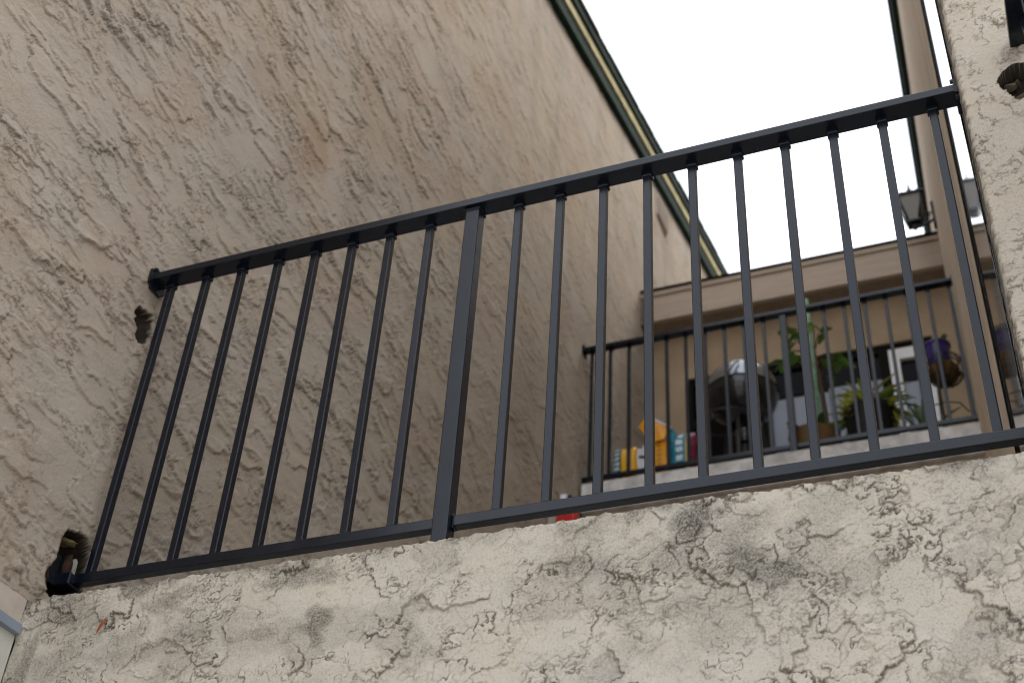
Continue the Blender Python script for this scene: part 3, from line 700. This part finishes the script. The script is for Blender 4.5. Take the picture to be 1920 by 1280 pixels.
# ------------------------------------------------------------------ soil bags and tub on the upper terrace
def print_mat(name, stops, letters):
    """flat print: upright bands of colour across the bag, with rows of small lettering too blurred to read"""
    k = NT(name); tc = k.n('ShaderNodeTexCoord'); sp = k.n('ShaderNodeSeparateXYZ'); k.l(tc.outputs['Generated'], sp.inputs[0])
    x, z = sp.outputs[0], sp.outputs[2]
    c = k.ramp(x, stops, 'CONSTANT')
    for (x0, x1, n, colr, dens) in letters:
        inx = k.math('MULTIPLY', k.math('GREATER_THAN', x, x0), k.math('LESS_THAN', x, x1))
        fr = k.math('FRACT', k.math('MULTIPLY', z, n))
        row = k.math('MULTIPLY', k.math('GREATER_THAN', fr, 0.22), k.math('LESS_THAN', fr, 0.92))
        cx_ = k.n('ShaderNodeCombineXYZ'); k.l(k.math('MULTIPLY', x, 16.0), cx_.inputs[0]); k.l(k.math('MULTIPLY', z, n * 1.6), cx_.inputs[2])
        gl = k.math('GREATER_THAN', k.noise(cx_.outputs[0], 2.2, 1), dens)
        c = k.mix(k.math('MULTIPLY', inx, k.math('MULTIPLY', row, gl)), c, colr)
    k.base(c, 0.38, 0.4); k.bump(k.noise(k.coord(), 18, 4), 0.4, 0.01)
    return k.m
YEL = srgb(226, 166, 12); TEAL = srgb(4, 112, 132); DTEAL = srgb(10, 72, 74); WHT = (0.62, 0.66, 0.68, 1); BLK = (0.02, 0.02, 0.02, 1)
M_BAG1 = print_mat('small_bag_print', [(0.0, DTEAL), (0.42, YEL)], [(0.06, 0.34, 8, WHT, 0.46), (0.62, 0.78, 9, (0.10, 0.05, 0.01, 1), 0.5)])
M_BAG2 = print_mat('large_bag_print', [(0.0, srgb(190, 186, 176)), (0.09, srgb(222, 150, 10)), (0.44, TEAL), (0.80, YEL), (0.86, srgb(92, 34, 22))],
                   [(0.20, 0.30, 10, (0.09, 0.05, 0.01, 1), 0.5), (0.60, 0.74, 6, WHT, 0.44), (0.88, 0.98, 5, srgb(150, 26, 90), 0.5)])
def pillow(name, sx, sy, sz, mat, parent, loc, seed=0):
    bm = bmesh.new(); bmesh.ops.create_cube(bm, size=2); bmesh.ops.subdivide_edges(bm, edges=bm.edges[:], cuts=9, use_grid_fill=True)
    rn = random.Random(seed)
    ph = [rn.uniform(0, 6) for _ in range(6)]
    for vv in bm.verts:
        x, y, z = vv.co
        prof = (1 - 0.55 * max(0, (abs(z) - 0.55) / 0.45) ** 2) * (1 - 0.35 * max(0, (abs(x) - 0.6) / 0.4) ** 2)
        wr = 0.05 * math.sin(5 * x + ph[0] + 3 * z) + 0.04 * math.sin(9 * z + ph[1]) + 0.03 * math.sin(13 * x + ph[2])
        vv.co = Vector((x * sx * (1 + 0.03 * math.sin(6 * z + ph[3])), y * sy * (prof + wr), z * sz * (1 + 0.03 * math.sin(5 * x + ph[4]))))
    return link_mesh(name, bm_mesh(name, bm, mat, True), parent, loc)
TZ = 5.575
b1_ = thing('soil_bag', (-1.90, 3.775, TZ), 'small yellow and dark teal printed soil bag standing by the left wall', 'bag')
pillow('sack', 0.068, 0.055, 0.128, M_BAG1, b1_, (-1.905, 3.785, TZ + 0.130), 1)
b2_ = thing('soil_bag', (-1.63, 3.79, TZ), 'large open yellow and teal soil bag with its top folded over', 'bag')
pillow('sack', 0.133, 0.062, 0.150, M_BAG2, b2_, (-1.632, 3.80, TZ + 0.152), 2)
def flap(name, pts, mat, parent, th=0.006):
    pts = [Vector(p) for p in pts]; o0 = pts[0]; n = len(pts)
    nrm = (pts[1] - pts[0]).cross(pts[2] - pts[0]).normalized() * th
    vs = [p - o0 for p in pts] + [p - o0 + nrm for p in pts]
    fs = [tuple(range(n)), tuple(range(2 * n - 1, n - 1, -1))] + [(i, i + n, (i + 1) % n + n, (i + 1) % n) for i in range(n)]
    return link_mesh(name, poly_mesh(name, vs, fs, mat), parent, o0)
M_FLAP = plain('orange_plastic', srgb(225, 150, 12), 0.4, 0.4, var=0.25, scale=25)
M_TEALP = plain('teal_plastic', TEAL, 0.35, 0.4, var=0.2, scale=25)
tag(flap('folded_top', [(-1.817, 3.735, 5.955), (-1.768, 3.720, 6.000), (-1.630, 3.735, 5.905), (-1.669, 3.725, 5.835), (-1.743, 3.725, 5.825)], M_FLAP, b2_), 'orange folded top flap')
tag(flap('folded_side', [(-1.664, 3.735, 5.885), (-1.625, 3.740, 5.910), (-1.586, 3.755, 5.845), (-1.610, 3.735, 5.800), (-1.660, 3.730, 5.830)], M_TEALP, b2_), 'teal folded flap')
flap('pale_hem', [(-1.768, 3.717, 6.000), (-1.763, 3.715, 6.012), (-1.625, 3.732, 5.915), (-1.630, 3.734, 5.903)], M_BAGWHITE, b2_)
tb = thing('plastic_jug', (-1.80, 3.81, TZ), 'white plastic jug with a dark strap between the two soil bags', 'jug')
link_mesh('body', box_mesh('body', 0.103, 0.08, 0.262, M_BAGWHITE, 0.02, 3), tb, (-1.80, 3.81, TZ))
o = link_mesh('strap', box_mesh('strap', 0.085, 0.006, 0.014, M_BACKLABEL), tb, (-1.785, 3.767, TZ + 0.18)); o.rotation_euler = (0, 0.25, 0)
lathe('cap', [(0, 0.03), (0.018, 0.03), (0.018, 0)], M_BAGWHITE, (-1.80, 3.81, TZ + 0.260), tb, 14)

# ------------------------------------------------------------------ kettle grill
gx, gy, gz = -1.347, 4.35, 6.50
gr = thing('kettle_grill', (gx, gy, TZ), 'round black kettle barbecue grill with a shiny lid on the upper terrace', 'grill')
R_ = 0.220
prof = [(R_ * math.sin(a), -R_ * 0.95 * math.cos(a)) for a in np.linspace(0.0, math.pi / 2, 14)]
lathe('bowl', prof + [(R_ + 0.008, 0.004)], M_ENAMEL, (gx, gy, gz), gr, 40)
prof = [(R_ + 0.010, 0.006)] + [(R_ * math.cos(a) * 1.02, 0.012 + R_ * 0.95 * math.sin(a)) for a in np.linspace(0.05, math.pi / 2, 14)]
lid = lathe('lid', prof, M_LID, (gx, gy, gz), gr, 40)
tube('lid_handle', [(gx - 0.05, gy, gz + 0.225), (gx - 0.045, gy, gz + 0.27), (gx + 0.045, gy, gz + 0.27), (gx + 0.05, gy, gz + 0.225)], 0.010, M_POT, gr)
lathe('ash_catcher', [(0, 0.0), (0.055, 0.0), (0.062, 0.08), (0.055, 0.10), (0.03, 0.16)], M_ENAMEL, (gx, gy, gz - 0.36), gr, 20)
for a in (0.5, 2.6, 4.71):
    tube('leg', [(gx + 0.13 * math.cos(a), gy + 0.13 * math.sin(a), gz - 0.18), (gx + 0.25 * math.cos(a), gy + 0.25 * math.sin(a), TZ + 0.01)], 0.012, M_WIRE, gr, 8)
tube('side_handle', [(gx - 0.035, gy - 0.205, gz - 0.02), (gx - 0.025, gy - 0.245, gz + 0.01), (gx + 0.02, gy - 0.245, gz + 0.075), (gx + 0.035, gy - 0.215, gz + 0.10)], 0.008, M_ALULEG, gr)
ring = [(gx - 0.10 + 0.175 * math.cos(t), gy - 0.06 + 0.14 * math.sin(t), gz - 0.215) for t in np.linspace(0, 2 * math.pi, 33)]
tube('rack_ring', ring, 0.008, M_WIRE, gr, 6)
tube('rack_brace', [(gx - 0.25, gy - 0.1, gz - 0.215), (gx - 0.05, gy - 0.05, gz - 0.14)], 0.010, M_WIRE, gr)
tube('rack_brace', [(gx + 0.06, gy - 0.05, gz - 0.215), (gx + 0.05, gy, gz - 0.18)], 0.010, M_WIRE, gr)
lathe('stand_column', [(0.035, 0), (0.035, 0.56)], M_WIRE, (gx, gy, TZ), gr, 14)

# ------------------------------------------------------------------ plants
def leaf_mesh(name, L, W, mat, lobes=0, droop=0.25, n=7):
    vs = []; fs = []
    for i in range(n + 1):
        t = i / n
        wv = W * (math.sin(math.pi * min(1, t * 0.92 + 0.06)) ** 0.8)
        if lobes: wv *= 0.72 + 0.45 * abs(math.sin(lobes * math.pi * t))
        z = -droop * L * t * t
        vs += [(-wv / 2, L * t, z + 0.10 * wv), (0, L * t, z), (wv / 2, L * t, z + 0.10 * wv)]
    for i in range(n):
        a = i * 3
        fs += [(a, a + 1, a + 4, a + 3), (a + 1, a + 2, a + 5, a + 4)]
    return poly_mesh(name, vs, fs, mat, True)
def place_leaf(me, parent, loc, yaw, pitch, roll=0, s=1.0):
    o = link_mesh('leaf', me, parent, loc)
    o.rotation_euler = Euler((pitch, roll, yaw), 'XYZ'); o.scale = (s, s, s)
    return o
rn = random.Random(5)
# staked young tree
tr = thing('potted_tree', (-0.84, 4.0, TZ), 'young leafy tree tied to a pale green stake on the upper terrace', 'tree')
tube('stake', [(-0.845, 4.0, TZ + 0.1), (-0.856, 4.0, 6.86)], 0.014, M_STAKE, tr)
tube('trunk', [(-0.825, 4.02, TZ + 0.1), (-0.815, 4.02, 5.95), (-0.822, 4.01, 6.2), (-0.84, 4.0, 6.50)], [0.020, 0.017, 0.013, 0.007], M_STEM, tr)
lathe('pot', [(0, 0), (0.10, 0), (0.13, 0.19), (0.12, 0.19), (0.10, 0.17), (0, 0.17)], M_POT, (-0.84, 4.0, TZ), tr, 20)
big = [leaf_mesh('leaf', 0.115, 0.070, M_LEAF, 3), leaf_mesh('leaf', 0.095, 0.060, M_LEAF, 2, 0.35)]
for (x, z) in [(-1.00, 6.50), (-0.985, 6.44), (-0.95, 6.58), (-0.955, 6.47), (-0.93, 6.52), (-0.97, 6.40), (-0.91, 6.40), (-0.92, 6.60), (-0.82, 6.60), (-0.785, 6.585), (-0.74, 6.46), (-0.765, 6.38), (-0.72, 6.37), (-0.70, 6.31), (-0.78, 6.31), (-0.745, 6.42), (-0.80, 6.36), (-0.69, 6.36)]:
    yv = rn.uniform(3.93, 4.05)
    place_leaf(rn.choice(big), tr, (x + rn.uniform(-0.03, 0.03), yv + rn.uniform(-0.03, 0.03), z + rn.uniform(-0.04, 0.02)), rn.uniform(-2.2, 2.2), rn.uniform(-0.8, 0.2), rn.uniform(-0.4, 0.4), rn.uniform(0.6, 0.95))
    o = place_leaf(rn.choice(big), tr, (x, yv, z), rn.uniform(-0.9, 0.9) + (1.57 if x < -0.85 else -1.57), rn.uniform(-1.0, 0.1), rn.uniform(-0.4, 0.4), rn.uniform(0.75, 1.05))
    tube('twig', [(-0.833, 4.01, min(6.49, z - 0.03)), ((x - 0.833) / 2, (yv + 4.01) / 2, z - 0.005), (x, yv, z)], 0.0035, M_STEM, tr, 5)
# low bowl with groundcover
bw = thing('plant_bowl', (-0.87, 3.88, TZ), 'wide brown plant bowl with small green leaves at the foot of the staked tree', 'plant')
lathe('bowl', [(0, 0), (0.08, 0), (0.135, 0.20), (0.142, 0.215), (0.130, 0.215), (0, 0.19)], M_TERRA, (-0.87, 3.88, TZ), bw, 24)
sm = [leaf_mesh('leaf', 0.085, 0.042, M_LEAF), leaf_mesh('leaf', 0.075, 0.035, M_LEAFD)]
for k in range(34):
    a = rn.uniform(0, 6.28); r_ = rn.uniform(0.01, 0.11)
    place_leaf(rn.choice(sm), bw, (-0.87 + r_ * math.cos(a), 3.88 + r_ * math.sin(a), TZ + 0.205), a - 1.57, rn.uniform(0.1, 1.1), rn.uniform(-0.5, 0.5), rn.uniform(0.8, 1.5))
# variegated bushy plant
bp_ = thing('bushy_plant', (-0.575, 4.0, TZ), 'bushy yellow green spiky plant in a wide black pot behind the far railing', 'plant')
lathe('pot', [(0, 0), (0.11, 0), (0.138, 0.36), (0.148, 0.375), (0.148, 0.395), (0.132, 0.395), (0.128, 0.36), (0, 0.35)], M_POT, (-0.575, 4.0, TZ), bp_, 28)
lm1 = [leaf_mesh('leaf', 0.17, 0.024, M_LEAFY, 0, 0.35), leaf_mesh('leaf', 0.15, 0.026, M_LEAF, 0, 0.5), leaf_mesh('leaf', 0.13, 0.022, M_LEAFY, 0, 0.6)]
for k in range(130):
    a = rn.uniform(0, 6.28); el = rn.uniform(0.0, 1.25); r_ = rn.uniform(0, 0.10)
    hgt = rn.choice([0.36, 0.40, 0.46, 0.50]) if r_ < 0.06 else 0.37
    place_leaf(rn.choice(lm1), bp_, (-0.575 + r_ * math.cos(a), 4.0 + r_ * math.sin(a), TZ + hgt), a - 1.57, el, rn.uniform(-0.6, 0.6), rn.uniform(0.75, 1.15))
for k in range(14):
    a = rn.uniform(-1.2, 0.3); 
    place_leaf(rn.choice(lm1), bp_, (-0.45 + rn.uniform(-0.03, 0.04), 3.93 + rn.uniform(-0.05, 0.05), TZ + rn.uniform(0.26, 0.42)), rn.uniform(-2.4, -0.7), rn.uniform(-0.9, 0.5), 0, rn.uniform(0.6, 0.9))
for k in range(6):
    a = rn.uniform(0, 6.28)
    tube('stem', [(-0.575 + 0.02 * math.cos(a), 4.0 + 0.02 * math.sin(a), TZ + 0.34), (-0.575 + 0.05 * math.cos(a), 4.0 + 0.05 * math.sin(a), TZ + 0.50)], 0.005, M_STEM, bp_, 6)
# strap leaved plant
sp_ = thing('strap_plant', (-0.29, 3.96, TZ), 'dark green plant with broad sword shaped leaves beside the white door', 'plant')
lathe('pot', [(0, 0), (0.055, 0), (0.075, 0.17), (0.065, 0.17), (0, 0.15)], M_POT, (-0.29, 3.96, TZ), sp_, 20)
st1 = leaf_mesh('leaf', 0.50, 0.085, M_LEAFD, 0, 0.12, 9); st2 = leaf_mesh('leaf', 0.40, 0.065, M_LEAFD, 0, 0.2, 9)
for (me, yaw, pitch, dx, s) in ((st1, 1.2, 1.30, -0.005, 0.95), (st2, 1.45, 1.08, -0.01, 0.98), (st1, 0.3, 1.25, 0.0, 0.75), (st2, -1.2, 1.0, 0.01, 0.7), (st2, 3.4, 1.2, 0.0, 0.8)):
    place_leaf(me, sp_, (-0.29 + dx, 3.95, TZ + 0.155), yaw, pitch, 0.0, s)
# wire globe stand with purple pot
ws = thing('wire_plant_stand', (-0.165, 4.0, TZ), 'round black wire globe plant stand on thin bent legs beside the party wall', 'plant stand')
wc = Vector((-0.148, 4.0, 6.178)); wr = 0.105
for k in range(8):
    a = math.pi * k / 8
    pts = [wc + wr * Vector((math.sin(t) * math.cos(a), math.sin(t) * math.sin(a), math.cos(t))) for t in np.linspace(0, 2 * math.pi, 29)]
    tube('wire_hoop', pts, 0.0032, M_WIRE, ws, 5)
for zf_ in (-0.55, 0.0, 0.55):
    rr_2 = wr * math.sqrt(1 - zf_ * zf_)
    tube('wire_ring', [wc + Vector((rr_2 * math.cos(t), rr_2 * math.sin(t), wr * zf_)) for t in np.linspace(0, 2 * math.pi, 29)], 0.0035, M_WIRE, ws, 5)
for a in (0.1, 2.2, 4.3):
    tube('leg', [(wc.x + 0.095 * math.cos(a), 4.0 + 0.095 * math.sin(a), 6.15), (wc.x + 0.11 * math.cos(a), 4.0 + 0.11 * math.sin(a), 5.9), (wc.x + 0.12 * math.cos(a), 4.0 + 0.12 * math.sin(a), TZ)], 0.0042, M_WIRE, ws, 6)
tube('cross_brace', [(-0.30, 3.93, 5.86), (-0.24, 3.92, 5.90), (-0.165, 3.92, 5.91), (-0.10, 3.92, 5.89), (-0.06, 3.93, 5.83)], 0.0042, M_WIRE, ws, 6)
lathe('coir_liner', [(0, -0.085), (0.05, -0.075), (0.082, -0.04), (0.088, 0.0), (0.07, 0.02), (0, 0.02)], M_COIR, wc - Vector((0.01, 0, 0.005)), ws, 18)
pp = thing('flower_pot', (-0.172, 4.0, 6.19), 'glossy purple flower pot with a small green plant on the wire stand', 'pot')
lathe('pot', [(0, 0), (0.052, 0), (0.070, 0.13), (0.078, 0.135), (0.078, 0.150), (0.066, 0.150), (0, 0.13)], M_PURPLE, (-0.172, 4.0, 6.195), pp, 24)
for k in range(16):
    a = rn.uniform(0, 6.28); r_ = rn.uniform(0, 0.05)
    place_leaf(sm[0], pp, (-0.165 + r_ * math.cos(a), 4.0 + r_ * math.sin(a), 6.335), a - 1.57, rn.uniform(0.2, 1.3), 0, rn.uniform(0.5, 0.9))

# small red things
rb = tag(lathe('ball', [(0.028 * math.sin(a), 0.028 - 0.028 * math.cos(a)) for a in np.linspace(0, math.pi, 12)], M_RED, (-1.465, 3.75, 5.70 + 0.06), None, 18), 'small bright red ball at the foot of the far railing near the grill', 'ball')
rbs = None
rb.location.z = 5.765
fb = thing('alarm_box', (-2.05, 3.2, 5.02), 'small red box with white and black top on the left wall near its far corner', 'alarm box')
box('mount', xl(3.2), -2.076, 3.20, 3.22, 5.04, 5.10, M_SMOOTH, fb)
box('case', -2.075, -1.978, 3.17, 3.25, 5.00, 5.165, M_RED, fb, 0.006)
box('lens', -2.062, -2.025, 3.175, 3.235, 5.167, 5.212, M_WHITE, fb, 0.008)
box('cap', -2.022, -1.998, 3.18, 3.23, 5.167, 5.205, M_POT, fb, 0.006)

# dead leaf stuck on the parapet
dl = leaf_mesh('dried_leaf', 0.040, 0.009, M_DRYLEAF, 0, 0.1, 8)
o = tag(link_mesh('dried_leaf', dl, None, (-1.844, -0.122, 2.838)), 'curled orange brown dead leaf stuck on the parapet face near its left end', 'leaf')
o.rotation_euler = (math.radians(90), math.radians(20), 0)
